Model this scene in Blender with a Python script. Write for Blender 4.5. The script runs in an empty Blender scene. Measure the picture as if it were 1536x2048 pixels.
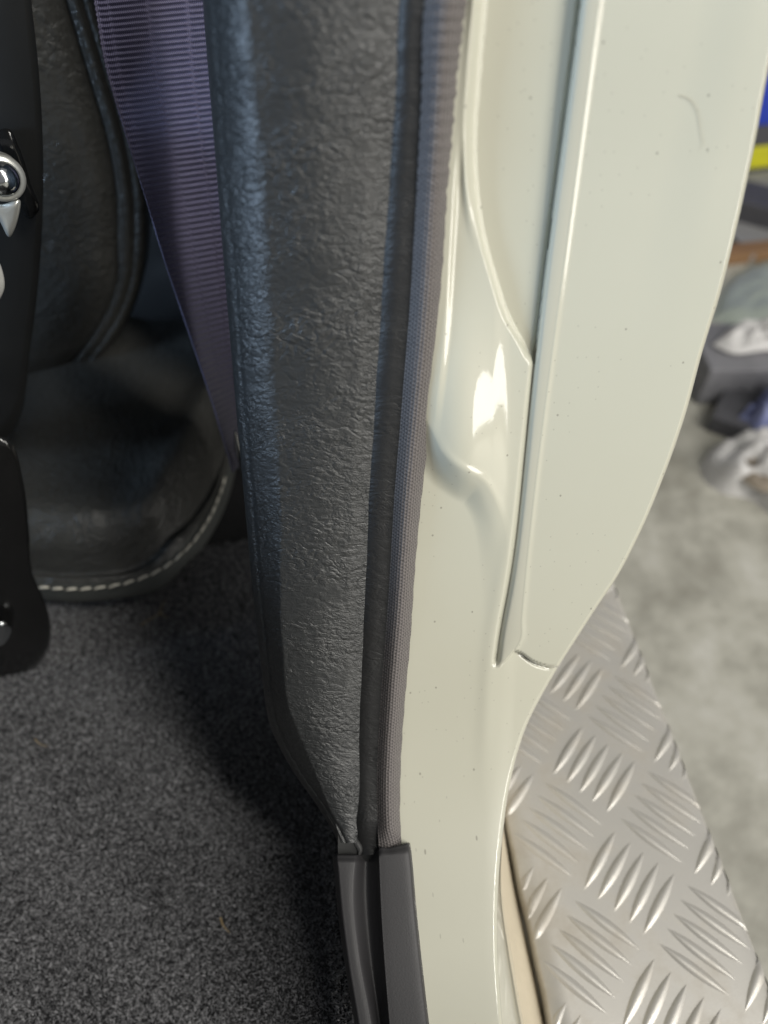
import bpy, math, random
import numpy as np
from mathutils import Vector
random.seed(4); rng = np.random.default_rng(7)
sc = bpy.context.scene; COL = sc.collection
R = math.radians

# ------------------------------------------------------------------ camera
CAMZ = 0.79                       # camera height above the workshop floor
PITCH, YAW, ROLL, FPX = 50.0, -7.58, 0.97, 1480.0
def basis():
    p, y, r = R(PITCH), R(YAW), R(ROLL)
    f = np.array([-math.sin(y)*math.cos(p), math.cos(y)*math.cos(p), -math.sin(p)])
    rt = np.array([math.cos(y), math.sin(y), 0.0]); up = np.cross(rt, f)
    r2 = math.cos(r)*rt + math.sin(r)*up
    return r2, np.cross(r2, f), f
RT, UP, FW = basis(); CAM = np.array([0, 0, CAMZ])
cam = bpy.data.cameras.new('camera'); co = bpy.data.objects.new('camera', cam); COL.objects.link(co)
from mathutils import Matrix
co.matrix_world = Matrix(((RT[0], UP[0], -FW[0], 0), (RT[1], UP[1], -FW[1], 0), (RT[2], UP[2], -FW[2], CAMZ), (0, 0, 0, 1)))
cam.sensor_fit = 'VERTICAL'; cam.sensor_height = 36; cam.sensor_width = 27; cam.lens = 36*FPX/2048
cam.clip_start = 0.01; cam.clip_end = 60
cam.dof.use_dof = True; cam.dof.focus_distance = 0.265; cam.dof.aperture_fstop = 6.3
sc.camera = co
# ------------------------------------------------------------------ light
w = bpy.data.worlds.new('World'); sc.world = w; w.use_nodes = True
bg = w.node_tree.nodes['Background']; bg.inputs[0].default_value = (0.96, 0.97, 1.0, 1); bg.inputs[1].default_value = 0.24
def area(name, loc, target, size, power, col, sy=None):
    l = bpy.data.lights.new(name, 'AREA'); l.energy = power; l.color = col; l.size = size
    if sy: l.shape = 'RECTANGLE'; l.size_y = sy
    o = bpy.data.objects.new(name, l); COL.objects.link(o); o.location = loc
    o.rotation_euler = (Vector(target)-Vector(loc)).to_track_quat('-Z', 'Y').to_euler(); return o
area('workshop_door_daylight', (2.62, -2.15, 1.98), (0.0, 0.1, 0.6), 1.0, 116, (1.0, 0.965, 0.90), 3.88)
area('ceiling_tube', (1.25, -0.95, 2.9), (0.1, 0.2, 0.5), 0.22, 42, (1.0, 0.97, 0.9), 1.3)
area('window_daylight', (-1.75, -0.42, 1.04), (-0.05, 0.2, 0.65), 0.7, 34, (0.56, 0.75, 1.0), 0.42)
vs = sc.view_settings; vs.view_transform = 'Standard'; vs.look = 'None'; vs.exposure = 0.0; vs.gamma = 1.0
sc.cycles.use_denoising = True; sc.cycles.max_bounces = 8

# ------------------------------------------------------------------ maths helpers
def rays(px, py):
    px = np.asarray(px, float); py = np.asarray(py, float)
    return FW + ((px-768)/FPX)[..., None]*RT - ((py-1024)/FPX)[..., None]*UP
def onz(px, py, z):              # z relative to the camera
    d = rays(px, py); return CAM + d*(z/d[..., 2])[..., None]
def ony(px, py, y):
    d = rays(px, py); return CAM + d*(np.asarray(y, float)/d[..., 1])[..., None]
def table(t):
    """smooth monotone-ish interpolation of a (row -> value) table, straight outside it"""
    a = np.array(t, float); x, y = a[:, 0], a[:, 1]
    m = np.gradient(y, x)
    def f(q):
        q = np.asarray(q, float); i = np.clip(np.searchsorted(x, q)-1, 0, len(x)-2)
        h = x[i+1]-x[i]; s = np.clip((q-x[i])/h, 0, 1)
        v = (2*s**3-3*s**2+1)*y[i]+(s**3-2*s**2+s)*h*m[i]+(-2*s**3+3*s**2)*y[i+1]+(s**3-s**2)*h*m[i+1]
        v = np.where(q < x[0], y[0]+(q-x[0])*m[0], v); return np.where(q > x[-1], y[-1]+(q-x[-1])*m[-1], v)
    return f
def sst(a, b, x):
    s = np.clip((x-a)/(b-a), 0, 1); return s*s*(3-2*s)
# side profile of the door opening: leans back up the pillar, rounds into the sill
_prof = [(0.235, 0.03), (0.21, -0.03), (0.195, -0.10), (0.17, -0.18), (0.135, -0.25), (0.10, -0.295), (0.05, -0.315), (-0.1, -0.32), (-0.3, -0.322)]
RAD = table([(math.atan2(-z, y), math.hypot(y, z)) for y, z in _prof])
def onp(px, py, off=0.0):        # on the door opening's profile, off = metres towards the viewer
    d = rays(px, py); th = np.arctan2(-d[..., 2], d[..., 1]); rho = np.hypot(d[..., 1], d[..., 2])
    return CAM + d*((RAD(th)-off)/rho)[..., None]

# ------------------------------------------------------------------ object helpers
def tag(o, label=None, cat=None, group=None, kind=None):
    for k, v in (('label', label), ('category', cat), ('group', group), ('kind', kind)):
        if v: o[k] = v
    return o
def empty(name, loc=(0, 0, 0)):
    o = bpy.data.objects.new(name, None); COL.objects.link(o); o.location = loc; o.empty_display_size = .02; return o
def link(name, me, mat=None, parent=None):
    o = bpy.data.objects.new(name, me); COL.objects.link(o)
    if mat and not me.materials: me.materials.append(mat)
    if parent: o.parent = parent; o.matrix_parent_inverse = Matrix.Translation(-Vector(parent.location))
    return o
def mesh_np(name, V, F, smooth=True, uv=None):
    V = np.asarray(V, np.float32); F = np.asarray(F, np.int32); me = bpy.data.meshes.new(name)
    n = F.shape[1]; me.vertices.add(len(V)); me.vertices.foreach_set('co', V.ravel())
    me.loops.add(F.size); me.loops.foreach_set('vertex_index', F.ravel())
    me.polygons.add(len(F)); me.polygons.foreach_set('loop_start', np.arange(len(F), dtype=np.int32)*n)
    me.update(calc_edges=True)
    me.polygons.foreach_set('use_smooth', np.full(len(F), smooth))
    if uv is not None:
        l = me.uv_layers.new(name='UVMap'); l.data.foreach_set('uv', np.asarray(uv, np.float32)[F.ravel()].ravel())
    me.update(); return me
def gridfaces(nr, nc, flip=False):
    i = np.arange(nr*nc).reshape(nr, nc); a, b, c, d = i[:-1, :-1], i[:-1, 1:], i[1:, 1:], i[1:, :-1]
    F = np.stack([a, d, c, b] if not flip else [a, b, c, d], -1).reshape(-1, 4); return F
def surf(name, P, mat, parent=None, uv=None, flip=False, mask=None):
    """P: (rows, cols, 3) grid of points"""
    nr, nc = P.shape[:2]; F = gridfaces(nr, nc, flip)
    if uv is None:
        du = np.linalg.norm(np.diff(P, axis=1), axis=2); dv = np.linalg.norm(np.diff(P, axis=0), axis=2)
        u = np.zeros((nr, nc)); u[:, 1:] = np.cumsum(du, 1); v = np.zeros((nr, nc)); v[1:] = np.cumsum(dv, 0)
        v = np.repeat(v.mean(1)[:, None], nc, 1); uv = np.stack([u, v], -1)
    if mask is not None: F = F[mask.reshape(-1)]
    V = P.reshape(-1, 3); UV = uv.reshape(-1, 2)
    used = np.unique(F); re = np.zeros(len(V), np.int32); re[used] = np.arange(len(used))
    return link(name, mesh_np(name, V[used], re[F], True, UV[used]), mat, parent)
def resample(pts, n):
    p = np.array(pts, float); s = np.r_[0, np.cumsum(np.linalg.norm(np.diff(p, axis=0), axis=1))]
    f = [table(np.c_[s, p[:, k]]) for k in range(p.shape[1])]; q = np.linspace(0, s[-1], n)
    return np.stack([g(q) for g in f], 1)
def tube_grid(pts, rad, seg=8):
    p = np.array(pts, float); t = np.gradient(p, axis=0); t /= np.linalg.norm(t, axis=1)[:, None]
    ref = np.array([0.3, 0.2, 0.93]); a = np.cross(t, ref); a /= np.linalg.norm(a, axis=1)[:, None]; b = np.cross(t, a)
    th = np.linspace(0, 2*np.pi, seg+1); rad = np.broadcast_to(rad, len(p))
    return p[:, None]+rad[:, None, None]*(np.cos(th)[None, :, None]*a[:, None]+np.sin(th)[None, :, None]*b[:, None])
def boxmesh(name, sx, sy, sz, bev=0.0):
    import bmesh
    bm = bmesh.new(); bmesh.ops.create_cube(bm, size=1)
    for v in bm.verts: v.co = (v.co.x*sx, v.co.y*sy, (v.co.z+.5)*sz)
    if bev: bmesh.ops.bevel(bm, geom=bm.edges[:]+bm.verts[:], offset=bev, segments=3, affect='EDGES', profile=.6)
    me = bpy.data.meshes.new(name); bm.to_mesh(me); bm.free()
    for p in me.polygons: p.use_smooth = False
    return me

# ------------------------------------------------------------------ materials
def mat(name, base, rough=.5, metal=0., coat=0., spec=.5, coatr=.03):
    m = bpy.data.materials.new(name); m.use_nodes = True; b = m.node_tree.nodes['Principled BSDF']
    b.inputs['Base Color'].default_value = (*base, 1); b.inputs['Roughness'].default_value = rough
    b.inputs['Metallic'].default_value = metal; b.inputs['Coat Weight'].default_value = coat
    b.inputs['Coat Roughness'].default_value = coatr; b.inputs['Specular IOR Level'].default_value = spec
    return m, m.node_tree, b
class NT:
    def __init__(s, nt): s.t = nt
    def n(s, typ, **kw):
        n = s.t.nodes.new(typ)
        for k, v in kw.items():
            if k.startswith('_'): n.inputs[k[1:].replace('_', ' ')].default_value = v
            else: setattr(n, k, v)
        return n
    def l(s, a, b): s.t.links.new(a, b)
    def coord(s, kind='UV', scale=(1, 1, 1), rot=(0, 0, 0)):
        c = s.n('ShaderNodeTexCoord'); m = s.n('ShaderNodeMapping'); m.inputs['Scale'].default_value = scale; m.inputs['Rotation'].default_value = rot
        s.l(c.outputs[kind], m.inputs[0]); return m.outputs[0]
    def noise(s, vec, scale, detail=3, rough=.5, dist=0.):
        n = s.n('ShaderNodeTexNoise'); n.inputs['Scale'].default_value = scale; n.inputs['Detail'].default_value = detail
        n.inputs['Roughness'].default_value = rough; n.inputs['Distortion'].default_value = dist; s.l(vec, n.inputs['Vector']); return n
    def vor(s, vec, scale, feat='F1', rnd=1.):
        n = s.n('ShaderNodeTexVoronoi'); n.feature = feat; n.inputs['Scale'].default_value = scale; n.inputs['Randomness'].default_value = rnd; s.l(vec, n.inputs['Vector']); return n
    def ramp(s, fac, stops):
        r = s.n('ShaderNodeValToRGB'); e = r.color_ramp.elements
        while len(e) < len(stops): e.new(.5)
        for q, (p, c) in zip(e, stops): q.position = p; q.color = (*c, 1) if not isinstance(c, (int, float)) else (c, c, c, 1)
        s.l(fac, r.inputs[0]); return r.outputs[0]
    def math(s, op, a, b=None, c=None):
        n = s.n('ShaderNodeMath', operation=op)
        for i, v in enumerate((a, b, c)):
            if v is None: continue
            if isinstance(v, (int, float)): n.inputs[i].default_value = v
            else: s.l(v, n.inputs[i])
        return n.outputs[0]
    def mix(s, fac, a, b, blend='MIX'):
        n = s.n('ShaderNodeMix', data_type='RGBA', blend_type=blend)
        for i, v in ((0, fac), (6, a), (7, b)):
            if isinstance(v, (int, float)): n.inputs[i].default_value = v
            elif isinstance(v, tuple): n.inputs[i].default_value = (*v, 1)
            else: s.l(v, n.inputs[i])
        return n.outputs[2]
    def bump(s, h, dist, strength=1., prev=None):
        b = s.n('ShaderNodeBump'); b.inputs['Strength'].default_value = strength; b.inputs['Distance'].default_value = dist
        s.l(h, b.inputs['Height'])
        if prev is not None: s.l(prev, b.inputs['Normal'])
        return b.outputs[0]
def vadd(T, v, nz, amt):
    n = T.n('ShaderNodeVectorMath', operation='MULTIPLY_ADD'); s = T.n('ShaderNodeVectorMath', operation='SUBTRACT'); s.inputs[1].default_value = (.5, .5, .5)
    T.l(nz, s.inputs[0]); T.l(s.outputs[0], n.inputs[0]); n.inputs[1].default_value = (amt, amt, amt); T.l(v, n.inputs[2]); return n.outputs[0]

def paint(name, base, specks=True):
    m, nt, b = mat(name, base, .42, 0, 1.0, .5, .035); T = NT(nt); v = T.coord('Object')
    if specks:
        uv = T.coord('UV'); a = T.vor(uv, 210); a.voronoi_dimensions = '2D'; keep = T.noise(uv, 16, 2); big = T.vor(uv, 70); big.voronoi_dimensions = '2D'
        m1 = T.math('LESS_THAN', a.outputs['Distance'], .05); r1 = T.math('GREATER_THAN', a.outputs['Color'], .55)
        k = T.math('GREATER_THAN', keep.outputs[0], .47); f1 = T.math('MULTIPLY', T.math('MULTIPLY', m1, r1), k)
        m2 = T.math('LESS_THAN', big.outputs['Distance'], .026); r2 = T.math('GREATER_THAN', big.outputs['Color'], .60)
        f = T.math('MAXIMUM', T.math('MULTIPLY', f1, .28), T.math('MULTIPLY', T.math('MULTIPLY', m2, r2), .5))
        film = T.noise(v, 60, 4, .6); c0 = T.mix(T.math('MULTIPLY', film.outputs[0], .10), base, (base[0]*.8, base[1]*.78, base[2]*.7))
        T.l(T.mix(f, c0, (.10, .08, .06)), b.inputs['Base Color'])
        T.l(T.math('MULTIPLY_ADD', T.noise(v, 35, 5, .65).outputs[0], .09, .0), b.inputs['Coat Roughness'])
    pe = T.noise(v, 420, 2, .5); bp = T.bump(pe.outputs[0], .00003, .5)
    T.l(bp, b.inputs['Coat Normal']); T.l(bp, b.inputs['Normal']); return m
M_paint = paint('cream_white_paint', (.525, .518, .425))
M_seal_paint = paint('painted_sealant', (.49, .48, .395), False)

def leather(name, base, sx=1., sy=1., scale=650, rough=.42, depth=.0006):
    m, nt, b = mat(name, base, rough, 0, 0, .5); T = NT(nt)
    v0 = T.coord('UV', (sx, sy, 1)); wn = T.noise(v0, scale*.10, 2, .5); v = vadd(T, v0, wn.outputs['Color'], 6.0/scale)
    wn2 = T.noise(v0, scale*1.1, 2); v = vadd(T, v, wn2.outputs['Color'], 1.3/scale)
    big = T.vor(v, scale*.5, 'SMOOTH_F1'); big.inputs['Smoothness'].default_value = .35; sm = T.vor(v, scale*1.25, 'DISTANCE_TO_EDGE')
    hb = T.ramp(big.outputs[0], [(0, 1.), (.75, 0.)]); hs = T.ramp(sm.outputs[0], [(0, 0.), (.2, .7), (.5, 1.)])
    v2 = T.coord('UV', (sx, sy*1.25, 1)); f1 = T.noise(v2, scale*.34, 3, .55, .8); f2 = T.noise(v0, scale*.16, 2, .5, .4)
    r1 = T.math('ABSOLUTE', T.math('MULTIPLY_ADD', f1.outputs[0], 2., -1.)); r2 = T.math('ABSOLUTE', T.math('MULTIPLY_ADD', f2.outputs[0], 2., -1.))
    k1 = T.ramp(r1, [(0, 0.), (.22, 1.)]); k2 = T.ramp(r2, [(0, 0.), (.14, 1.)])
    sel = T.noise(v0, scale*.04, 3); selr = T.ramp(sel.outputs[0], [(.40, 0.), (.60, 1.)])
    h = T.math('ADD', T.math('MULTIPLY', hb, .8), T.math('MULTIPLY', hs, .18))
    h = T.math('ADD', h, T.math('MULTIPLY', T.math('MULTIPLY', k1, T.math('MULTIPLY_ADD', selr, -.7, 1.)), .55))
    h = T.math('ADD', h, T.math('MULTIPLY', T.math('MULTIPLY', k2, selr), .6))
    am = T.ramp(T.noise(v0, scale*.055, 3, .6).outputs[0], [(.34, .3), (.62, 1.)]); h = T.math('MULTIPLY', h, am)
    n = T.bump(h, depth, .85); fine = T.noise(v0, scale*5, 2); n = T.bump(fine.outputs[0], depth*.09, .6, n)
    T.l(n, b.inputs['Normal'])
    T.l(T.mix(T.math('MULTIPLY', T.math('SUBTRACT', 1., k1), .35), base, tuple(c*.65 for c in base)), b.inputs['Base Color'])
    T.l(T.math('MULTIPLY_ADD', fine.outputs[0], .2, rough-.1), b.inputs['Roughness'])
    return m
M_trim = leather('grained_vinyl', (.024, .0255, .026), 1.0, 1.5, 720, .41, .00044)
M_trim.node_tree.nodes['Principled BSDF'].inputs['Specular IOR Level'].default_value = .72
M_seat = leather('black_leather', (.062, .062, .058), 1, 1, 380, .31, .0009)
M_welt = leather('grey_leather_welt', (.075, .08, .076), 1, 1, 900, .45, .0002)

def knit():
    m, nt, b = mat('knitted_seal_cover', (.085, .078, .082), .55, 0, 0, .45); T = NT(nt)
    v = T.coord('UV'); wv = vadd(T, v, T.noise(v, 300, 2).outputs['Color'], .0005)
    sx = T.n('ShaderNodeSeparateXYZ'); T.l(wv, sx.inputs[0])
    a = T.math('SINE', T.math('MULTIPLY', sx.outputs[0], 2*math.pi/.00125))
    row = T.math('MULTIPLY', T.math('FLOOR', T.math('MULTIPLY', sx.outputs[0], 1/.00125)), .5*math.pi*2)
    c = T.math('SINE', T.math('ADD', T.math('MULTIPLY', sx.outputs[1], 2*math.pi/.0013), row))
    h = T.math('ADD', T.math('MULTIPLY', a, .5), T.math('MULTIPLY', c, .5))
    h = T.math('ADD', h, T.math('MULTIPLY', T.noise(v, 900, 4, .7).outputs[0], 1.6))
    T.l(T.bump(h, .00022, .8), b.inputs['Normal'])
    T.l(T.mix(T.ramp(h, [(.1, 0.), (1., 1.)]), (.052, .046, .045), (.150, .134, .130)), b.inputs['Base Color'])
    b.inputs['Sheen Weight'].default_value = .15; return m
M_knit = knit()
def rubbery(name, base, rough, sc_=900, d=.00008):
    m, nt, b = mat(name, base, rough); T = NT(nt); v = T.coord('Object'); n = T.noise(v, sc_, 4, .6)
    T.l(T.bump(n.outputs[0], d, .6), b.inputs['Normal']); d_ = T.noise(v, 45, 4, .6)
    T.l(T.mix(T.math('MULTIPLY', d_.outputs[0], .5), base, tuple(c*1.5+.004 for c in base)), b.inputs['Base Color'])
    T.l(T.math('MULTIPLY_ADD', d_.outputs[0], .2, rough-.1), b.inputs['Roughness']); return m
M_rubber = rubbery('soft_black_rubber', (.040, .040, .040), .6)
M_lip = leather('matt_vinyl_lip', (.018, .018, .018), 1., 1.6, 560, .5, .00022)
M_sill = rubbery('grey_sill_plastic', (.028, .027, .029), .55, 1400, .00010)
M_blackgloss = rubbery('black_enamel', (.006, .006, .006), .18)
M_blackplastic = rubbery('black_plastic', (.006, .0065, .0065), .7)
M_darkwall = rubbery('dark_cabin_trim', (.02, .022, .022), .6)
M_chrome, _, _b = mat('chrome', (.55, .57, .58), .14, 1.)
M_steel, _, _b = mat('brushed_steel_tab', (.6, .6, .56), .3, .6)
M_thread = rubbery('pale_thread', (.62, .60, .52), .7, 4000, .00005)

def carpetmat(name, lo, hi):
    m, nt, b = mat(name, lo, .95, 0, 0, .15); T = NT(nt)
    g = T.n('ShaderNodeObjectInfo'); v = T.coord('Object'); n = T.noise(v, 620, 3, .75)
    T.l(T.mix(T.ramp(n.outputs[0], [(.36, 0.), (.72, 1.)]), lo, hi), b.inputs['Base Color'])
    b.inputs['Sheen Weight'].default_value = .25; return m
M_carpet = carpetmat('carpet_backing', (.007, .007, .008), (.02, .02, .022))
M_pile = carpetmat('carpet_pile', (.018, .018, .020), (.54, .54, .56))

def belt():
    m, nt, b = mat('indigo_webbing', (.05, .043, .10), .5, 0, 0, .4); T = NT(nt)
    v = T.coord('UV'); s = T.n('ShaderNodeSeparateXYZ'); T.l(v, s.inputs[0])
    c = T.math('SINE', T.math('MULTIPLY', s.outputs[0], 2*math.pi/.0007)); n = T.noise(v, 3000, 2)
    T.l(T.bump(T.math('ADD', c, n.outputs[0]), .00007, .8), b.inputs['Normal'])
    T.l(T.mix(T.ramp(T.math('MULTIPLY', T.math('ADD', c, 1.), n.outputs[0]), [(.2, 0.), (1.2, 1.)]), (.050, .047, .085), (.21, .195, .33)), b.inputs['Base Color'])
    b.inputs['Sheen Weight'].default_value = .2; return m
M_belt = belt()
def plate():
    m, nt, b = mat('worn_aluminium', (.56, .57, .58), .33, .85, 0, .5); T = NT(nt); v = T.coord('Object')
    n = T.noise(v, 60, 5, .65); d = T.noise(v, 9, 4, .6); g = T.noise(v, 1500, 2)
    dirt = T.ramp(T.math('ADD', T.math('MULTIPLY', n.outputs[0], .5), T.math('MULTIPLY', d.outputs[0], .5)), [(.47, 0.), (.62, 1.)])
    T.l(T.mix(T.math('MULTIPLY', dirt, .65), (.58, .56, .52), (.38, .345, .29)), b.inputs['Base Color'])
    T.l(T.math('MULTIPLY_ADD', dirt, .2, .38), b.inputs['Roughness']); T.l(T.math('MULTIPLY_ADD', dirt, -.2, .45), b.inputs['Metallic'])
    T.l(T.bump(g.outputs[0], .00006, .6), b.inputs['Normal']); return m
M_plate = plate()
def concrete():
    m, nt, b = mat('workshop_concrete', (.3, .29, .26), .6); T = NT(nt); v = T.coord('Object')
    a = T.noise(v, 5, 6, .6, .3); c = T.noise(v, 26, 5, .65); d = T.noise(v, 300, 3)
    k = T.math('ADD', T.math('MULTIPLY', a.outputs[0], .6), T.math('MULTIPLY', c.outputs[0], .4))
    T.l(T.ramp(k, [(.32, (.24, .23, .19)), (.46, (.38, .37, .32)), (.53, (.47, .46, .40)), (.66, (.60, .59, .54))]), b.inputs['Base Color'])
    T.l(T.bump(T.math('ADD', c.outputs[0], d.outputs[0]), .002, .4), b.inputs['Normal']); return m
M_conc = concrete()
M_tan = rubbery('matt_tan_strip', (.50, .44, .33), .7, 300, .0004)  # matt tan for the strip under the rocker
def plain(name, base, rough=.6, s=40, amt=.35):
    m, nt, b = mat(name, base, rough); T = NT(nt); v = T.coord('Object'); n = T.noise(v, s, 4, .6)
    T.l(T.mix(T.math('MULTIPLY', n.outputs[0], amt*2), base, tuple(c*.45 for c in base)), b.inputs['Base Color'])
    T.l(T.bump(n.outputs[0], .003, .5), b.inputs['Normal']); return m

# ------------------------------------------------------------------ ground
def ground():
    n = 41; x = np.linspace(-12, 12, n); X, Y = np.meshgrid(x, x); P = np.stack([X, Y, X*0], -1)
    tag(surf('workshop_floor', P, M_conc, flip=True), 'pale stained concrete workshop floor below the step', kind='structure')
ground()

# ------------------------------------------------------------------ CAR: painted door frame
car = empty('car', (0.1, .2, .40))
tag(car, 'cream white car door frame with grained grey pillar trim above the step', 'car')
SEALR = table([(-150, 946), (0, 934), (90, 922), (179, 913), (358, 897), (501, 888), (680, 877), (826, 861), (1016, 839), (1126, 829), (1290, 818), (1400, 808), (1550, 799), (1680, 801), (1800, 822), (2048, 857), (2250, 880)])
C1 = table([(-150, 975), (0, 963), (143, 951), (286, 942), (387, 947), (476, 961), (555, 983), (637, 1011), (698, 1044), (723, 1056), (740, 1068), (800, 1100)])
G = table([(-150, 1180), (0, 1160), (143, 1142), (251, 1128), (358, 1115), (519, 1094), (609, 1079), (742, 1065), (870, 1056), (998, 1043), (1089, 1030), (1181, 1015), (1254, 1003), (1327, 993)])
B = table([(-150, 1220), (0, 1199), (125, 1180), (268, 1162), (412, 1147), (483, 1133), (609, 1115), (723, 1100), (778, 1096), (888, 1082), (998, 1067), (1071, 1057), (1163, 1050), (1236, 1043), (1281, 1040), (1310, 1022), (1335, 1000)])
def smooth_curve(f, y0, y1, deg, bl=60):
    q = np.linspace(y0, y1, 200); c = np.polynomial.Polynomial.fit(q, f(q), deg)
    return lambda y: (lambda w: c(np.clip(y, y0, y1))*w+f(y)*(1-w))(sst(y0-1, y0+1, y)*(1-sst(y1-bl, y1, y)))
G = smooth_curve(G, -150, 1320, 5, 200); B = smooth_curve(B, -150, 1270, 5, 120)
EDGE = table([(-150, 1606), (0, 1568), (146, 1536), (281, 1511), (445, 1476), (586, 1441), (703, 1405), (832, 1370), (949, 1329), (1072, 1277), (1159, 1231), (1211, 1196), (1273, 1156), (1334, 1117), (1387, 1086), (1448, 1055), (1514, 1033), (1589, 1016), (1654, 1007), (1786, 996), (1896, 995), (1983, 1000), (2048, 1005), (2250, 1024)])
RIDGE = table([(700, 1058), (900, 1046), (980, 1032), (1070, 1022), (1180, 1000), (1272, 984), (1350, 976), (1435, 971), (1560, 966), (1750, 962), (2250, 985)])
C2 = table([(830, 845), (860, 862), (885, 905), (902, 922), (933, 945), (970, 965), (984, 988), (1003, 1029), (1012, 1069), (1014, 1126)][:2]) 
C2y = table([(820, 800), (845, 832), (862, 858), (885, 905), (902, 924), (933, 946), (970, 966), (984, 990), (1003, 1032), (1012, 1072), (1018, 1130), (1024, 1200), (1034, 1330)])   # column -> row
_c2 = resample([(780, 775), (820, 800), (845, 832), (862, 858), (885, 905), (902, 924), (933, 946), (966, 964), (984, 990), (1003, 1032), (1012, 1072), (1018, 1130), (1022, 1200), (1028, 1330)], 110)
def sdist(x, y):
    x = np.asarray(x, float); y = np.asarray(y, float); best = np.full(x.shape, 1e9); sg = np.ones(x.shape)
    for a, b in zip(_c2[:-1], _c2[1:]):
        ab = b-a; t = np.clip(((x-a[0])*ab[0]+(y-a[1])*ab[1])/(ab@ab), 0, 1); ex = x-a[0]-t*ab[0]; ey = y-a[1]-t*ab[1]
        d = np.hypot(ex, ey); c = ab[0]*ey-ab[1]*ex; m = d < best; best = np.where(m, d, best); sg = np.where(m, np.where(c > 0, 1, -1), sg)
    return best*sg
HEM = table([(1000, 1296), (1040, 1305), (1065, 1322), (1090, 1331), (1117, 1334), (1200, 1336)])
BX, BY, BA, BSX, BSY = 918, 900, .0063, 74, 225
def offs(x, y):
    """relief of the painted pressing, metres towards the viewer"""
    g, b, c1, e = G(y), B(y), C1(y), EDGE(y)
    up = 1-sst(700, 735, y)                                   # rows where the recess exists
    # raised bulge: crisp lower edge, then a soft cove
    d2 = sdist(x, y)
    bul = .0011*(1-.5*sst(985, 1022, x))*np.clip(1-np.clip(d2, 0, None)/62, 0, 1)**2
    bul = bul*(1-sst(960, 1240, y)) + BA*np.exp(-((x-BX)/BSX)**2-((y-BY)/BSY)**2)*sst(-60, 5, -d2)
    bul = bul + .00035*np.exp(-((d2+7)/7.)**2)*np.exp(-((x-945)/50.)**2)
    # thin flange beside the seal
    s = SEALR(y); bul = bul + .0010*(1-sst(8, 26, x-s))*(1-sst(750, 900, y))*1.0
    bul = bul + .0012*np.exp(-((x-(c1-14))/9)**2)*(1-sst(330, 520, y))
    rec = np.clip((x-c1+6)/17, 0, 1)**2.0*up                                # recessed plane right of the crease
    o = bul*(1-rec) + -.0034*rec + .0016*np.exp(-np.clip(g-x, 0, 400)/26.)*(x < g)*rec
    # rounded shoulder right of the ridge in the lower part
    rd = RIDGE(y); low = sst(930, 1120, y)*(1-.75*sst(1250, 1950, y))
    o = o - low*(0.00003*np.clip(x-rd, 0, None)*sst(0, 60, x-rd)) + low*.0005*np.exp(-((x-rd)/16)**2)*(1-sst(1400, 1650, y))
    # seam: step up to sealant, thin crest, outer flange
    on = 1-sst(1318, 1338, y)
    dark = -.0016*np.exp(-((x-g)/6.)**2)*on
    wl = sst(-2, 3, x-g)*on; wb = sst(-3, 2, x-b); H = sst(-1.5, 1.5, HEM(x)-y)
    fr = np.clip((x-g)/np.maximum(b-g, 3), 0, 1); lvl = .0011+.0003*np.sin(fr*3.1416)+.0007*fr
    outer = .0015+.0004*np.exp(-((x-b)/7.)**2)
    sw = 1462-(y)*.235; outer = outer + .0007*sst(-60, 60, x-sw)*(1-sst(350, 800, y))
    wB = wl*(1-wb); wO = wb*H
    o = o*(1-wB-wO)+lvl*wB+outer*wO + dark - .0010*np.exp(-((y-HEM(x)-3)/3.)**2)*sst(1034, 1050, x)*(1-sst(1090, 1108, x))
    # rolled outer hem
    o = o - .0030*(1-np.sqrt(np.clip(1-np.clip(1-(e-x)/8, 0, 1)**2, 0, 1))) 
    return o
rows = np.arange(-150, 2240, 2.5); ncol = 400
s_ = np.linspace(0, 1, ncol)
X = (SEALR(rows)-34)[:, None]*(1-s_)+EDGE(rows)[:, None]*s_; Yr = np.repeat(rows[:, None], ncol, 1)
# pull the columns onto the seam lines so their edges stay crisp
P = onp(X, Yr, offs(X, Yr)); UVp = np.stack([P[..., 0], P[..., 2]], -1)
fx = (X[:-1, :-1]+X[1:, 1:])/2; fy = (Yr[:-1, :-1]+Yr[1:, 1:])/2
mo = (fx > B(fy)) & (fy < HEM(fx)); mb = (fx > G(fy)) & (fx <= B(fy)) & (fy < 1335)
surf('pillar_panel', P, M_paint, car, UVp, mask=~(mo | mb))
surf('outer_flange', P, M_paint, car, UVp, mask=mo)
surf('sealant_bead', P, M_seal_paint, car, UVp, mask=mb)
# outer skin of the body running back from the shut line
E3 = P[:, -1]; back = np.stack([E3+np.array([dx, dy, 0]) for dx, dy in ((0, 0), (.0008, .002), (.002, .012), (.004, .06), (.004, .3), (0, .9))], 1)
k = rows < 1700
surf('outer_skin', back[k], M_paint, car)
# rocker below the sill: rolls under, then the tan strip
k = rows > 1500; rr = rows[k]; A = P[k, -1]
z0 = -.352; tx = table([(1500, 1006), (1640, 1002), (1786, 1004), (1900, 1022), (2048, 1047), (2250, 1082)])(rr)
Bq = onz(tx, rr, -.365); Cq = onz(table([(1500, 985), (1676, 1012), (2048, 1090), (2250, 1132)])(rr), rr, -.399)
rk = [A*(1-t)+Bq*t+np.array([0.0, 0, 1])*0.004*math.sin(t*math.pi) for t in np.linspace(0, 1, 8)]
surf('rocker_panel', np.stack(rk, 1), M_paint, car)
surf('rocker_seam', np.stack([Bq+np.array([-.0005, 0, -.0008]), Bq*.66+Cq*.34, Bq*.3+Cq*.7, Cq], 1), M_tan, car)

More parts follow.
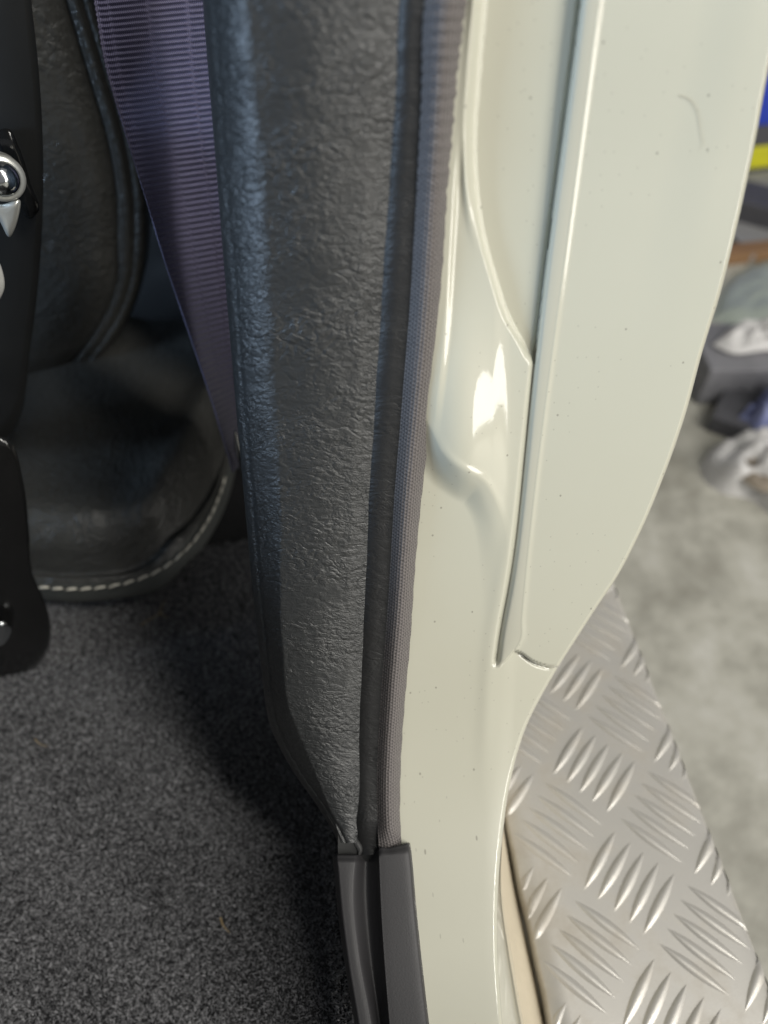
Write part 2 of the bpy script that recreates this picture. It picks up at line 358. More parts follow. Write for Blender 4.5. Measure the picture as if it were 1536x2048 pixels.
# ------------------------------------------------------------------ pillar trim
TL = table([(-150, 400), (0, 412), (200, 425), (400, 440), (600, 458), (800, 472), (1000, 490), (1200, 508), (1350, 525), (1450, 540), (1540, 585), (1620, 640), (1675, 672), (1720, 690)])
TR = table([(-150, 820), (0, 806), (200, 794), (400, 778), (600, 764), (800, 752), (1000, 741), (1200, 732), (1400, 724), (1550, 720), (1650, 716), (1720, 712)])
TM = table([(-150, 500), (0, 505), (400, 540), (700, 556), (1000, 562), (1300, 566), (1420, 580), (1500, 612), (1580, 645), (1650, 672), (1720, 694)])
def trim():
    rr = np.arange(-150, 1688, 4.0); l, m_, r = TL(rr), TM(rr), TR(rr); cols = []; off = []
    ex = 1.75-.62*sst(650, 1150, rr)
    for t in np.linspace(0, 1, 26): cols.append(l+(m_-l)*t); off.append(-.0130*(1-t)**ex-.002*(1-t)**8)
    for t in np.linspace(0, 1, 44)[1:]: cols.append(m_+(r-m_)*t); off.append(0*rr+.0014*math.sin(min(1, t*1.25)*math.pi)-.0022*max(0, t-.80)/.20)
    X = np.stack(cols, 1); O = np.stack(off, 1)
    O = O*(1-.55*sst(1450, 1700, rr))[:, None]
    s = np.linspace(0, 1, X.shape[1])[None]
    O = O+.0011*np.sin(rr/170)[:, None]*np.sin(s*3.1)+.003-.004*sst(1560, 1715, rr)[:, None]
    O = O - .00035*2.2*np.exp(-((X-(l+15)[:, None])/3.0)**2)
    Pt = onp(X, np.repeat(rr[:, None], X.shape[1], 1), O)
    d = np.array([-.012, .004, 0]); d2 = np.array([-.006, .09, 0])
    Pt = np.concatenate([(Pt[:, :1]+d2), (Pt[:, :1]+np.array([-.001, .012, 0])), (Pt[:, :1]+np.array([-.0004, .003, 0])), Pt], 1)
    t = surf('pillar_trim', Pt, M_trim, car); tag(t, 'charcoal grained vinyl trim panel covering the pillar')
    # lower clip where the trim tucks in behind the sill cover
    c = onp(np.array([690.]), np.array([1668.]), np.array([.001]))[0]
trim()

# ------------------------------------------------------------------ door seal
def seal():
    rr = np.arange(-150, 1712, 3.0)
    l = table([(-150, 812), (0, 795), (200, 786), (400, 772), (600, 760), (800, 748), (1000, 735), (1200, 727), (1400, 718), (1600, 716), (1712, 722)])(rr)
    r = SEALR(rr)+2; mid = table([(-150, 880), (0, 850), (200, 842), (400, 832), (600, 820), (800, 804), (1000, 788), (1200, 776), (1400, 761), (1600, 753), (1712, 758)])(rr)
    # inner rubber lip: a soft roll falling back into the trim
    cols, off = [], []
    for t in np.linspace(0, 1, 20): cols.append(l-10+(mid-l+14)*t); off.append(.0004+.0022*math.sin(min(1, t*1.6)*math.pi*.5)-.0016*(1-t)**5)
    X = np.stack(cols, 1); O = np.repeat(np.array(off)[None], len(rr), 0); wav = (.00035*np.sin(rr/37)+.0002*np.sin(rr/13.))[:, None]
    surf('seal_lip', onp(X, np.repeat(rr[:, None], X.shape[1], 1), (O+wav*.3)-(.004*sst(1640, 1700, rr))[:, None]), M_lip, car)
    cols, off = [], []
    for t in np.linspace(0, 1, 34):
        a = math.pi*(.10+.85*t); cols.append(mid+(r-mid)*(t**.92)); off.append(.0006+.0062*max(math.sin(a), -.6))
    X = np.stack(cols, 1)
    edge = ((1.3*np.sin(rr/9.)+.5*np.sin(rr/4.1))*(.35+.65*(1-sst(300, 700, rr))))[:, None]*np.linspace(0, 1, 34)[None]**4
    O = np.repeat(np.array(off)[None], len(rr), 0)
    squash = (.00022*np.sin(rr*2*np.pi/26.))[:, None]*(1-sst(250, 520, rr))[:, None]
    Pk = onp(X+edge, np.repeat(rr[:, None], X.shape[1], 1), (O+squash+wav*.4)*(1-.75*sst(1650, 1704, rr))[:, None])
    surf('seal_cover', Pk, M_knit, car)
seal()

# ------------------------------------------------------------------ sill cover (grey plastic)
def sill():
    rr = np.arange(1690, 2240, 4.0)
    L = table([(1690, 668), (1720, 670), (1800, 676), (1900, 688), (2048, 712), (2240, 740)])(rr)
    Vl = table([(1690, 716), (1800, 712), (1900, 722), (2048, 748), (2240, 775)])(rr)        # left of the valley
    Vr = table([(1690, 748), (1750, 750), (1800, 752), (1900, 758), (2048, 770), (2240, 790)])(rr)
    Rr = table([(1690, 820), (1720, 824), (1800, 831), (1900, 841), (2048, 858), (2240, 881)])(rr)
    sec = [(L-3, -.030), (L-2, -.006), (L+1, -.0010), (L+5, .0014), (L+12, .0018), (Vl-10, .0018), (Vl-2, .0010), (Vl*.5+Vr*.5, -.0036), (Vr, .0002), (Vr+8, .0044), (Vr+14, .0050), (Vr+(Rr-Vr)*.6, .0052), (Rr-9, .0050), (Rr-3, .0040), (Rr, .0012), (Rr+1, -.003)]
    Xc = np.stack([c for c, _ in sec], 1); Oc = np.repeat(np.array([o for _, o in sec])[None], len(rr), 0)
    f = np.linspace(0, len(sec)-1, 90); Xs = np.stack([table(np.c_[np.arange(len(sec)), Xc[i]])(f) for i in range(len(rr))])
    Os = table(np.c_[np.arange(len(sec)), Oc[0]])(f)[None]+0*Xs
    Os = Os-.0016*(1-sst(1690, 1712, rr))[:, None]**1.5
    Yy = np.repeat(rr[:, None], 90, 1)
    # the top edge is notched lower over the inner half
    Yy = Yy + (20*(1-sst(745, 765, Xs[0]))[None] - 4*sst(800, 818, Xs[0])[None])*(1-sst(1690, 1760, rr))[:, None] + (6*np.exp(-((Xs[0]-775)/16)**2))[None]*(1-sst(1690, 1720, rr))[:, None]
    Ps = onp(Xs, Yy, Os)
    lip = Ps[:1]+np.array([0, .001, -.0045]); lip2 = Ps[:1]+np.array([0, .001, -.012])
    o = surf('sill_cover', np.concatenate([lip2, lip, Ps], 0), M_sill, car)
    tag(o, 'grey plastic cover along the door sill')
sill()
# dark patch put in for the shaded gap between trim foot and sill cover
def gap_fill():
    Y_ = np.repeat(np.linspace(1630, 1730, 24)[:, None], 30, 1); X_ = (np.minimum(TL(Y_)+8, 676))+(790-np.minimum(TL(Y_)+8, 676))*np.linspace(0, 1, 30)[None]; f = np.clip((Y_-1630)/100, 0, 1)
    o_ = -.0034-.0012*np.cos((X_-720)/26.)+.0020*np.sin(f*3.1)
    surf('trim_gap_shade', onp(X_, Y_, o_), M_blackplastic, car)
    p = resample(np.array([(700, 1672), (712, 1684), (720, 1700), (716, 1714)], float), 14)
    surf('clip', tube_grid(onp(p[:, 0], p[:, 1], np.full(14, -.0028)), .0013*np.sin(np.linspace(.25, 2.9, 14)), 10), M_rubber, car)
gap_fill()

# ------------------------------------------------------------------ step with tread plate
UN = .028; PZ = -.388; OX, OY = 4.76*UN, 4.79*UN
i1, i2 = onz(1016., 1667., PZ), onz(1077., 1917., PZ); o1, o2 = onz(1230., 1172., PZ), onz(1527., 1925., PZ)
XIN = (i1[0]+i2[0])/2; XOUT = (o1[0]+o2[0])/2
print('plate x', XIN, i1[0], i2[0], XOUT, o1[0], o2[0], 'units', (XIN-OX)/UN, (XOUT-OX)/UN)
step = empty('running_board', ((XIN+XOUT)/2, .1, CAMZ+PZ-.01))
tag(step, 'silver aluminium chequer plate side step outside the cream sill', 'side step')
y0, y1 = -.45, 1.5; zt = CAMZ+PZ
sec = [(XIN-.0005, -.03), (XIN-.0005, -.004), (XIN, -.0012), (XIN+.0012, 0)]+[(XIN+(XOUT-XIN)*t, 0) for t in (.1, .3, .5, .7, .9)]+[(XOUT-.0035, 0), (XOUT-.0015, -.0006), (XOUT, -.0025), (XOUT+.0004, -.006), (XOUT+.0002, -.034)]
yy = np.linspace(y0, y1, 500); Pp = np.stack([np.stack([np.full_like(yy, x)+(.0004*np.sin(yy*160+1)*np.sin(yy*61) if abs(x-XIN) < .002 else 0), yy, np.full_like(yy, zt+z)], 1) for x, z in sec], 1)
surf('tread_plate', Pp, M_plate, step, flip=True)
def barmesh(xc, yc, ang, L=1.22*UN, W=.0052, H=.0011):
    nu, nv = 13, 7; u = np.linspace(-1, 1, nu); v = np.linspace(-1, 1, nv); U, Vv = np.meshgrid(u, v, indexing='ij')
    hw = (1-np.abs(U)**2.0)*W/2; lx = U*L/2; ly = Vv*hw; hz = H*(1-np.abs(U)**2.6)*(1-np.abs(Vv)**2.2)**.8 - .00005
    x = xc+lx*math.cos(ang)-ly*math.sin(ang); y = yc+lx*math.sin(ang)+ly*math.cos(ang)
    over = np.maximum(x-(XOUT-.0012), (XIN+.0012)-x); hz = np.where(over > 0, hz-.0012-over*.2, hz)
    x = np.clip(x, XIN+.0003, XOUT-.0003)
    return np.stack([x, y, zt+hz], -1).reshape(-1, 3), gridfaces(nu, nv, False)
rest_v, rest_f, nb = [], [], 0
groups = []
for j in range(-16, 46):
    for i in range(-3, 4):
        if (i+j) % 2: continue
        groups.append((i, j, 'A' if i % 2 == 0 else 'B'))
for i, j, kd in groups:
    cx, cy = OX+i*UN, OY+j*UN; ang = R(45) if kd == 'A' else R(-45)
    for q in range(-2, 3):
        o = q*.285*UN*.98; bx, by = cx-o*math.sin(ang)*(1 if 1 else 0), cy+o*math.cos(ang)
        if not (XIN-.010 < bx < XOUT+.010) or not y0 < by < y1: continue
        V, F = barmesh(bx, by, ang+random.uniform(-.02, .02))
        if (V[:, 0].max()-V[:, 0].min()) < .004: continue
        # flatten bars that lie mostly off the plate
        if -6 <= j <= 7:
            link('tread_bar', mesh_np('tread_bar', V, F), M_plate, step); nb += 1
        else:
            rest_f.append(F+sum(len(a) for a in rest_v)); rest_v.append(V)
tag(link('tread_pattern', mesh_np('tread_pattern', np.concatenate(rest_v), np.concatenate(rest_f)), M_plate, step), kind='stuff')
print('bars', nb)

# ------------------------------------------------------------------ carpet
CZ = -.40
cp = empty('floor_carpet', (-.1, .05, CAMZ+CZ)); tag(cp, 'charcoal needle felt carpet on the cabin floor beside the sill', 'carpet')
def chz(x, y):      # height of the carpet: gently uneven, turned up against the sill
    xs = .0+ .012 + (y)*.03
    e = np.clip((x-(-.095))/.085, 0, 1.0)
    return CAMZ+CZ+.0022*np.sin(x*31+1)*np.sin(y*27)+.0012*np.sin(x*83)*np.sin(y*71)+.046*e**2*(1-sst(.10, .2, y)*.7)
def carpet():
    x = np.linspace(-1.2, .03, 226); y = np.linspace(-.5, 1.3, 150); X, Y = np.meshgrid(x, y)
    P = np.stack([X, Y, chz(X, Y)-.001], -1); surf('carpet_backing', P, M_carpet, cp, flip=True)
    N = 230000; px = rng.uniform(-60, 760, N); py = rng.uniform(1130, 2110, N)*1.0
    q = onz(px, py, CZ)[:, :2]; q = q + rng.normal(0, .0004, q.shape)
    # whole patch covered evenly in the plane of the floor
    a, b_ = q.min(0), q.max(0); q = rng.uniform(0, 1, (N, 2))*(b_-a)+a
    q = q[q[:, 0] < .004]; n = len(q)
    base = np.c_[q, chz(q[:, 0], q[:, 1])-.0012]
    th = rng.uniform(0, 2*np.pi, n); Ln = rng.uniform(.0011, .0034, n); up = rng.uniform(.1, .9, n); lo = rng.uniform(0, 1, n) < .004; Ln = np.where(lo, Ln*3.5, Ln); up = np.where(lo, .25, up)
    d1 = np.c_[np.cos(th), np.sin(th), up*1.1]*Ln[:, None]*.5; th2 = th+rng.uniform(-1.6, 1.6, n)
    d2 = np.c_[np.cos(th2), np.sin(th2), rng.uniform(-.4, .6, n)]*Ln[:, None]*.5
    p1 = base+d1; p2 = p1+d2; wv = np.c_[-np.sin(th), np.cos(th), np.zeros(n)]*(rng.uniform(.00006, .00013, n)*(1+1.0*(rng.uniform(0, 1, n) < .08)))[:, None]
    V = np.stack([base-wv, base+wv, p1-wv, p1+wv, p2], 1).reshape(-1, 3)
    i = np.arange(n)*5; F = np.stack([np.c_[i, i+1, i+3], np.c_[i, i+3, i+2], np.c_[i+2, i+3, i+4]], 1).reshape(-1, 3)
    tag(link('carpet_pile', mesh_np('carpet_pile', V, F, False), M_pile, cp), kind='stuff')
carpet()

# ------------------------------------------------------------------ seat
seat = empty('leather_car_seat', (-.2, .35, CAMZ+CZ)); tag(seat, 'black leather car seat with pale stitching along its lower edge', 'car seat')  # car seat: cushion, welt, backrest and stitches
def ringpts(pts, f, n=90):
    a = resample(np.array(pts, float), n); return f(a[:, 0], a[:, 1])
def cushion():
    def zz(z): return lambda x, y: onz(x, y, z)
    hem = [(-260, 1168), (-100, 1185), (40, 1196), (160, 1204), (250, 1195), (330, 1165), (390, 1115), (432, 1050), (462, 975), (480, 880), (484, 780), (470, 640)]
    rings = [
        ([(x-2, y-6) for x, y in hem], -.392), (hem, -.384),
        ([(-260, 1140), (-100, 1160), (40, 1172), (160, 1180), (245, 1170), (320, 1142), (378, 1095), (424, 1030), (455, 955), (473, 870), (478, 780), (466, 640)], -.372),
        ([(-260, 1120), (-100, 1140), (40, 1150), (160, 1158), (238, 1150), (310, 1122), (366, 1078), (412, 1015), (446, 940), (466, 860), (472, 780), (462, 640)], -.366),
        ([(-260, 1112), (-100, 1132), (40, 1142), (160, 1149), (232, 1141), (303, 1113), (358, 1070), (404, 1008), (439, 934), (460, 856), (467, 780), (458, 640)], -.3675),
        ([(-260, 1096), (-100, 1112), (40, 1120), (155, 1124), (225, 1114), (294, 1086), (346, 1046), (392, 988), (430, 918), (454, 850), (462, 775), (454, 640)], -.358),
        ([(-260, 1060), (-100, 1076), (40, 1083), (148, 1086), (215, 1075), (280, 1050), (328, 1012), (370, 960), (412, 900), (444, 835), (455, 765), (448, 640)], -.344),
        ([(-260, 1020), (-100, 1036), (40, 1040), (140, 1040), (205, 1034), (262, 1012), (306, 975), (345, 925), (386, 868), (422, 815), (436, 750), (436, 640)], -.334),
        ([(-260, 985), (-100, 1000), (40, 1004), (130, 1004), (190, 998), (240, 978), (280, 942), (318, 890), (355, 835), (392, 790), (412, 735), (418, 640)], -.331),
        ([(-260, 930), (-100, 940), (40, 942), (110, 940), (165, 932), (212, 912), (246, 880), (278, 840), (308, 795), (330, 755), (345, 715), (355, 640)], -.3365),
        ([(-260, 800), (-100, 805), (20, 810), (80, 808), (125, 800), (165, 785), (200, 765), (230, 740), (255, 715), (275, 695), (290, 675), (300, 640)], -.338),
        ([(-260, 640), (-100, 640), (0, 640), (50, 640), (90, 640), (125, 640), (150, 640), (175, 640), (200, 640), (220, 640), (235, 640), (250, 630)], -.33)]
    G_ = np.stack([ringpts(p, zz(z)) for p, z in rings], 0)
    # smooth across rings
    n = 90; f = np.linspace(0, len(rings)-1, n); S = np.stack([np.stack([table(np.c_[np.arange(len(rings)), G_[:, j, k]])(f) for k in range(3)], 1) for j in range(G_.shape[1])], 1)
    w0 = int(n*2.55/(len(rings)-1))
    ln = onz(*np.array([(442, 770), (405, 830), (372, 890), (345, 950), (318, 1010)], float).T, -.333); ln = resample(ln, 40)
    dd = np.sqrt(((S[:, :, None, :2]-ln[None, None, :, :2])**2).sum(-1)).min(-1); S[..., 2] += .0065*np.exp(-(dd/.011)**2)-.003*np.exp(-((dd-.026)/.012)**2)
    surf('cushion', S[w0:], M_seat, seat); surf('welt', S[:w0+1], M_welt, seat)
    # stitches along the welt
    line = resample(onz(*np.array([(-60, 1163), (40, 1172), (160, 1180), (245, 1170), (320, 1142), (378, 1095), (415, 1045), (440, 990), (456, 940)], float).T, -.3700), 400)
    s = np.r_[0, np.cumsum(np.linalg.norm(np.diff(line, axis=0), axis=1))]; pitch = .0084; k = 0
    while (k+1)*pitch < s[-1]:
        a = np.array([np.interp(k*pitch+pitch*f, s, line[:, c]) for f in (0.08, .5, .85) for c in range(3)]).reshape(3, 3)
        a[0] += (0, -.0004, .0006); a[1] += (0, -.0002, .0016); a[2] += (0, .0006, .0006)
        q = resample(a, 7); surf('stitch', tube_grid(q, .0008*np.array([.5, .9, 1, 1, 1, .9, .4]), 6), M_thread, seat); k += 1
cushion()
def backrest():
    edge = [(150, -160), (195, 0), (240, 150), (278, 280), (297, 400), (298, 480), (285, 560), (255, 640), (215, 700), (160, 770)]
    def inset(d, dy=0): return [(x-d*(1 if y < 560 else .8), y-dy*(0 if y < 500 else (y-500)/200)) for x, y in edge]
    rings = [(inset(-2), .47), (inset(2), .452), (inset(10), .444), (inset(22), .442), (inset(32), .4435), (inset(42), .441), (inset(58), .4405), (inset(66), .443), (inset(76), .440), (inset(120), .434), (inset(220), .428), (inset(420), .43), (inset(700), .44)]
    G_ = np.stack([ringpts(p, lambda x, y, q=q: ony(x, y, q), 80) for p, q in rings], 0)
    n = 110; f = np.linspace(0, len(rings)-1, n); S = np.stack([np.stack([table(np.c_[np.arange(len(rings)), G_[:, j, k]])(f) for k in range(3)], 1) for j in range(G_.shape[1])], 1)
    wl = int(n*3.6/(len(rings)-1))
    surf('backrest', S[wl:], M_seat, seat, flip=False); surf('backrest_piping', S[:wl+1], M_seat, seat)
    line = resample(ony(*np.array(inset(49)[1:8], float).T, .4385), 300)
    s = np.r_[0, np.cumsum(np.linalg.norm(np.diff(line, axis=0), axis=1))]; k = 0
    while (k+1)*.0075 < s[-1]:
        a = np.array([np.interp(k*.0075+.0075*f, s, line[:, c]) for f in (0.1, .45, .75) for c in range(3)]).reshape(3, 3)
        surf('back_stitch', tube_grid(a, .0005, 6), M_seat, seat); k += 1
backrest()

# ------------------------------------------------------------------ seat belt
def beltf():
    b = empty('seat_belt', (-.05, .36, CAMZ-.1)); tag(b, 'indigo ribbed seat belt webbing hanging beside the grained pillar trim', 'seat belt')
    n = 620; t = np.linspace(0, 1, n); row = -160+t*1100
    L = table([(-160, 160), (0, 190), (130, 213), (250, 248), (400, 295), (500, 325), (600, 358), (700, 392), (800, 425), (940, 466)])(row)
    Rg = table([(-160, 440), (0, 450), (150, 455), (300, 462), (500, 474), (700, 480), (940, 492)])(row)
    y = .335-.05*t; m = 60; S = np.linspace(0, 1, m)
    P = np.zeros((n, m, 3)); 
    for j, s in enumerate(S):
        x = L+(Rg-L)*s; yy = y+.008*np.sin(s*2.2)*sst(.15, .6, t)-.004*t + s*.03*sst(.35, 1, t)
        rib = .00060*np.sin(t*2*np.pi*96+s*0.3)*(1 if .02 < s < .98 else .2)
        br = (abs(s-.40) < .018)+(abs(s-.10) < .012)+(abs(s-.70) < .018); rib = rib*(.1 if br else 1)
        P[:, j] = ony(x, row-26*s+26*.2, yy-rib)
    surf('webbing', P, M_belt, b)
    e = P[:, 0]; k = np.arange(0, n, 6)
    surf('selvedge', tube_grid(e[::2], .00045+.0002*np.sin(np.arange(0, n, 2)*2*np.pi*96/n), 6), M_belt, b)
    # steel tongue glimpsed at the foot of the belt
    c = resample(ony(np.array([470., 474, 478, 482, 486]), np.array([862., 885, 905, 925, 948]), .285), 16)
    surf('anchor_bolt', tube_grid(c, .0022*np.sin(np.linspace(.15, 3.0, 16)), 12), M_chrome, b)
beltf()

# ------------------------------------------------------------------ front seat mechanism at the left
def lathe(prof, c, ax, seg=28):
    ax = np.array(ax, float)/np.linalg.norm(ax); a = np.cross(ax, (0, 0, 1.)); a /= np.linalg.norm(a); b = np.cross(ax, a)
    th = np.linspace(0, 2*np.pi, seg+1)
    return np.stack([np.array(c)+ax*h+r*(np.cos(th)[:, None]*a+np.sin(th)[:, None]*b) for r, h in prof], 0)
def hinge():
    h = empty('folding_mechanism', tuple(ony(10., 700., .27))); tag(h, 'black front seat hinge bracket with a domed chrome bolt', 'seat hinge')
    yb = .285
    def poly(name, pts, y, th, m):
        p = resample(np.array(pts+[pts[0]], float), 60) ; c = p[:-1].mean(0)
        rg = []
        for s, dy in ((0, -.0005), (.5, -.0005), (.93, 0), (1.0, .0015), (1.0, th)):
            q = c+(p-c)*s; rg.append(ony(q[:, 0], q[:, 1], y+dy))
        return surf(name, np.stack(rg, 0), m, h, flip=False)
    poly('side_cover', [(-260, -200), (40, -200), (62, 0), (78, 150), (86, 300), (84, 460), (60, 700), (30, 860), (-260, 900)], .30, .05, M_blackplastic)
    poly('slot_rim', [(-14, 262), (18, 258), (36, 290), (62, 370), (76, 425), (60, 438), (44, 425), (28, 400), (10, 330)], .291, .006, M_blackgloss)
    c = ony(4., 356., .278); ax = (.42, -.86, .2)
    surf('bolt_washer', lathe([(0, .002), (.0068, .002), (.0078, .0015), (.0080, 0), (.0080, -.006)], c, ax), M_steel, h)
    surf('bolt_head', lathe([(0, .0064), (.0012, .0063), (.0030, .0058), (.0048, .0044), (.0060, .0022), (.0066, 0)], c, ax), M_chrome, h)
    poly('lever_tab', [(-30, 405), (6, 408), (40, 400), (38, 430), (18, 474), (-2, 440)], .276, .004, M_steel)
    poly('grey_catch', [(-60, 505), (-8, 515), (6, 545), (8, 580), (-6, 604), (-60, 600)], .262, .01, plain('pale_grey_plastic', (.5, .5, .47), .4))
    q = [(-120, 900), (20, 880), (46, 960), (58, 1060), (66, 1150), (84, 1190), (100, 1240), (98, 1290), (70, 1335), (20, 1362), (-120, 1372)]
    poly('seat_leg', q, .232, .02, M_blackgloss)
    poly('leg_chrome_patch', [(-30, 1248), (10, 1244), (22, 1254), (18, 1276), (6, 1290), (-30, 1290)], .226, .006, M_chrome)  # small chrome patch on the leg
    # unseen front cushion, added and shaped to block window light from carpet and trim
    n = 28; u = np.linspace(0, 2*np.pi, 4*n+1); rg = []
    for k in np.linspace(0, 1, 14):
        sq = (np.abs(np.cos(u))**6+np.abs(np.sin(u))**6)**(-1/6.); f = .90+.10*math.sin(k*math.pi)
        rg.append(np.stack([-.66+.33*f*sq*np.cos(u), -.20+.30*f*sq*np.sin(u), np.full_like(u, .42+.29*k)], 1))
    rg.append(np.stack([-.66+.05*np.cos(u), -.20+.05*np.sin(u), np.full_like(u, .715)], 1))
    surf('unseen_cushion_blocker', np.stack(rg, 0), M_seat, h)
hinge()

# ------------------------------------------------------------------ cabin around: roof, far side, rear wall (they shade the seats)
def cabin():
    x0, x1, ya, yb_, zf, zr = -1.35, -.02, -1.1, 1.25, CAMZ-.42, CAMZ+.62
    def quad(name, a, b, c, d, m, n=6):
        a, b, c, d = map(np.array, (a, b, c, d)); t = np.linspace(0, 1, n)
        Pq = (a[None, None]*(1-t)[:, None, None]+d[None, None]*t[:, None, None])*(1-t)[None, :, None]+(b[None, None]*(1-t)[:, None, None]+c[None, None]*t[:, None, None])*t[None, :, None]
        surf(name, Pq, m, car)
    quad('roof', (x0, ya, zr), (.05, ya, zr), (.05, yb_, zr), (x0, yb_, zr), M_darkwall)
    quad('rear_bulkhead', (x0, .75, zf), (-.0, .75, zf), (-.0, .75, zr), (x0, .75, zr), M_darkwall)
    quad('far_door', (x0, ya, zf), (x0, yb_, zf), (x0, yb_, zf+.45), (x0, ya, zf+.45), M_darkwall)
    quad('far_window_surround', (x0, .1, zf+.45), (x0, yb_, zf+.45), (x0, yb_, zr), (x0, .1, zr), M_darkwall)
    quad('rear_side_lining', (.03, .30, zf), (.0, .75, zf), (.0, .75, zr), (.03, .30, zr), M_darkwall)
cabin()

# ------------------------------------------------------------------ clutter on the workshop floor
def gp(px, py, z=0.0): return onz(float(px), float(py), z-CAMZ)
def lump(name, outline, h, m, label, cat, wr=.35, zbase=0.0, seed=0):
    """a crumpled piece lying on the floor whose footprint is the outline"""
    g = np.random.default_rng(seed); p = resample(np.array(outline+[outline[0]], float), 64); w_ = onz(p[:, 0], p[:, 1], zbase-CAMZ); c = w_[:-1].mean(0); rg = []
    for k in range(14):
        s = 1-k/13; z = h*math.sin((1-s**2.2)*math.pi/2)**.6
        q = c+(w_-c)*s; ph = np.linspace(0, 2*np.pi, 64)
        f = 1+wr*(np.sin(ph*3+k*.6+seed)*.4+np.sin(ph*7+seed-k*.9)*.35+np.sin(ph*13+k*1.7)*.2)
        q = q.copy(); q[:, 2] = zbase+z*f*(.4+.6*min(1, k/2)); q[-1] = q[0]; rg.append(q)
    o = empty(name, tuple(c)); tag(o, label, cat)
    surf(name+'_sheet' if False else cat.replace(' ', '_')+'_surface', np.stack(rg, 0), m, o, flip=True); return o
def box(name, px, py, sx, sy, sz, rz, m, label, cat, extra=None, z=0):
    loc = gp(px, py, z); o = link(name, boxmesh(name, sx, sy, sz, min(sx, sy, sz)*.06), m); o.location = loc; o.rotation_euler = (0, 0, R(rz)); tag(o, label, cat); return o
M_white = plain('white_plastic_sheet', (.72, .71, .70), .5, 30); M_dgrey = plain('dark_grey_foam', (.09, .09, .10), .7); M_mgrey = plain('grey_card', (.26, .26, .28), .7)
M_blue = plain('blue_plastic', (.02, .06, .55), .4); M_yel = plain('yellow_tape', (.75, .72, .02), .5); M_wood = plain('brown_wood', (.30, .17, .08), .7); M_card = plain('brown_cardboard', (.33, .28, .22), .8)
M_green = plain('pale_green_sheet', (.40, .45, .40), .3); M_lblue = plain('crumpled_blue_wrap', (.25, .28, .5), .35)
lump('crumpled_wrapper', [(1400, 930), (1430, 893), (1480, 890), (1560, 900), (1640, 930), (1650, 1010), (1560, 1040), (1500, 1000), (1440, 985), (1408, 960)], .05, M_white, 'large crumpled white wrapper lying nearest on the concrete', 'wrapper', .5, seed=2)
lump('cardboard_scrap', [(1455, 925), (1490, 900), (1570, 900), (1600, 950), (1540, 985), (1490, 965)], .012, M_card, 'brown cardboard scrap lying on the crumpled white wrapper', 'cardboard', .3, .03, seed=5)
lump('blue_wrap', [(1455, 865), (1490, 828), (1560, 815), (1620, 850), (1600, 890), (1500, 893)], .06, M_lblue, 'crumpled white and blue plastic wrap beside dark foam', 'plastic wrap', .8, .0, seed=8)
box('foam_block', 1470, 835, .065, .11, .03, -38, M_dgrey, 'dark grey foam block between the wrap and the grey box', 'foam block')
box('grey_carton', 1490, 760, .20, .12, .07, -6, M_mgrey, 'mid grey carton with a white rag laid on top', 'carton')
lump('white_rag', [(1425, 690), (1450, 665), (1500, 650), (1580, 635), (1640, 660), (1620, 700), (1530, 702), (1460, 706)], .02, M_white, 'thin white rag draped on top of the grey carton', 'rag', .6, .075, seed=11)
lump('green_sheet', [(1420, 640), (1455, 560), (1500, 530), (1620, 520), (1680, 600), (1600, 650), (1480, 655)], .012, M_green, 'pale green plastic sheet behind the white rag', 'plastic sheet', .2, seed=13)
box('wood_batten', 1540, 512, .55, .035, .025, 4, M_wood, 'thin brown wooden batten lying across the concrete floor', 'batten')
box('tool_case', 1560, 462, .30, .10, .06, -38, M_dgrey, 'dark grey tool case below the blue crate', 'tool case')
box('grey_tray', 1600, 425, .44, .30, .02, 8, plain('light_grey_tray', (.33, .33, .33)), 'light grey tray just in front of the yellow striped crate', 'tray')
cr = empty('blue_crate', tuple(gp(1600, 345))); tag(cr, 'blue plastic crate with a yellow stripe at the right edge', 'crate')
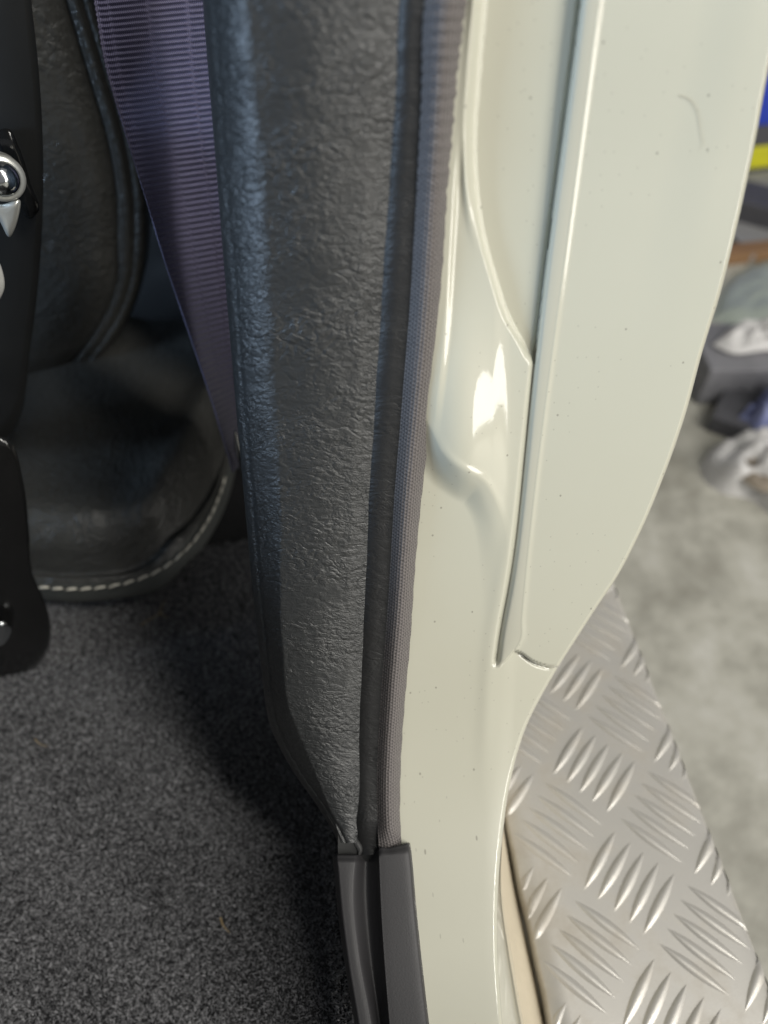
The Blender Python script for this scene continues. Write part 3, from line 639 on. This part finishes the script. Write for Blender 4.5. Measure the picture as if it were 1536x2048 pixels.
for nm, sz, zb, m in (('crate_foot', .02, 0.0, M_dgrey), ('stripe', .05, .02, M_yel), ('crate_base_band', .045, .07, M_dgrey), ('crate_wall', .28, .115, M_blue)):
    o = link(nm, boxmesh(nm, .62+(nm == 'stripe')*.008, .4, sz, .006), m, None); o.parent = cr; o.location = (0, .20, zb); o.rotation_euler = (0, 0, R(6))

# ------------------------------------------------------------------ lint, straw and hair
M_straw = plain('dry_straw', (.42, .31, .16), .7); M_hair, _, _b = mat('brown_hair', (.34, .29, .22), .5)
M_lint = plain('pale_lint', (.30, .29, .27), .8)
def strand(name, pts, f, rad, m, label, cat, par=None):
    q = resample(np.array(pts, float), 24); p = f(q[:, 0], q[:, 1]); o = surf(name, tube_grid(p, rad*np.linspace(1, .45, 24), 6), m, par); 
    if label: tag(o, label, cat)
    return o
cf = lambda x, y: onz(x, y, CZ+.0050)
strand('straw_bit', [(441, 1835), (446, 1850), (452, 1858), (462, 1868)], cf, .00045, M_straw, 'curved straw bit on the bright lower carpet', 'straw')
st = empty('straw_sprig', tuple(cf(np.array([305.]), np.array([1232.]))[0])); tag(st, 'forked straw sprig on the dark carpet beneath the seat edge', 'straw')
strand('stem', [(282, 1250), (300, 1238), (318, 1228), (328, 1222)], cf, .0003, M_straw, None, None, st)
strand('tip', [(318, 1228), (324, 1212), (330, 1200)], cf, .00025, M_straw, None, None, st)
strand('tip', [(318, 1228), (330, 1232), (338, 1236)], cf, .00025, M_straw, None, None, st)
strand('lint_fibre', [(70, 1478), (80, 1488), (95, 1493)], cf, .0003, M_straw, 'short pale fibre near the left edge of the carpet', 'fibre')
strand('lint_thread', [(458, 1418), (466, 1438), (470, 1455)], cf, .00018, M_lint, 'thin pale thread on shaded carpet beside the trim', 'thread')
strand('lint_curl', [(512, 1650), (520, 1680), (524, 1700), (528, 1720)], cf, .00014, M_lint, 'faint long thread on shaded carpet near the trim foot', 'thread')
strand('hair', [(1358, 190), (1380, 200), (1395, 225), (1400, 262), (1404, 290), (1398, 300)], lambda x, y: onp(x, y, offs(x, y)+.0003), (.00006), M_hair, 'curved brown hair stuck to the cream outer flange', 'hair')
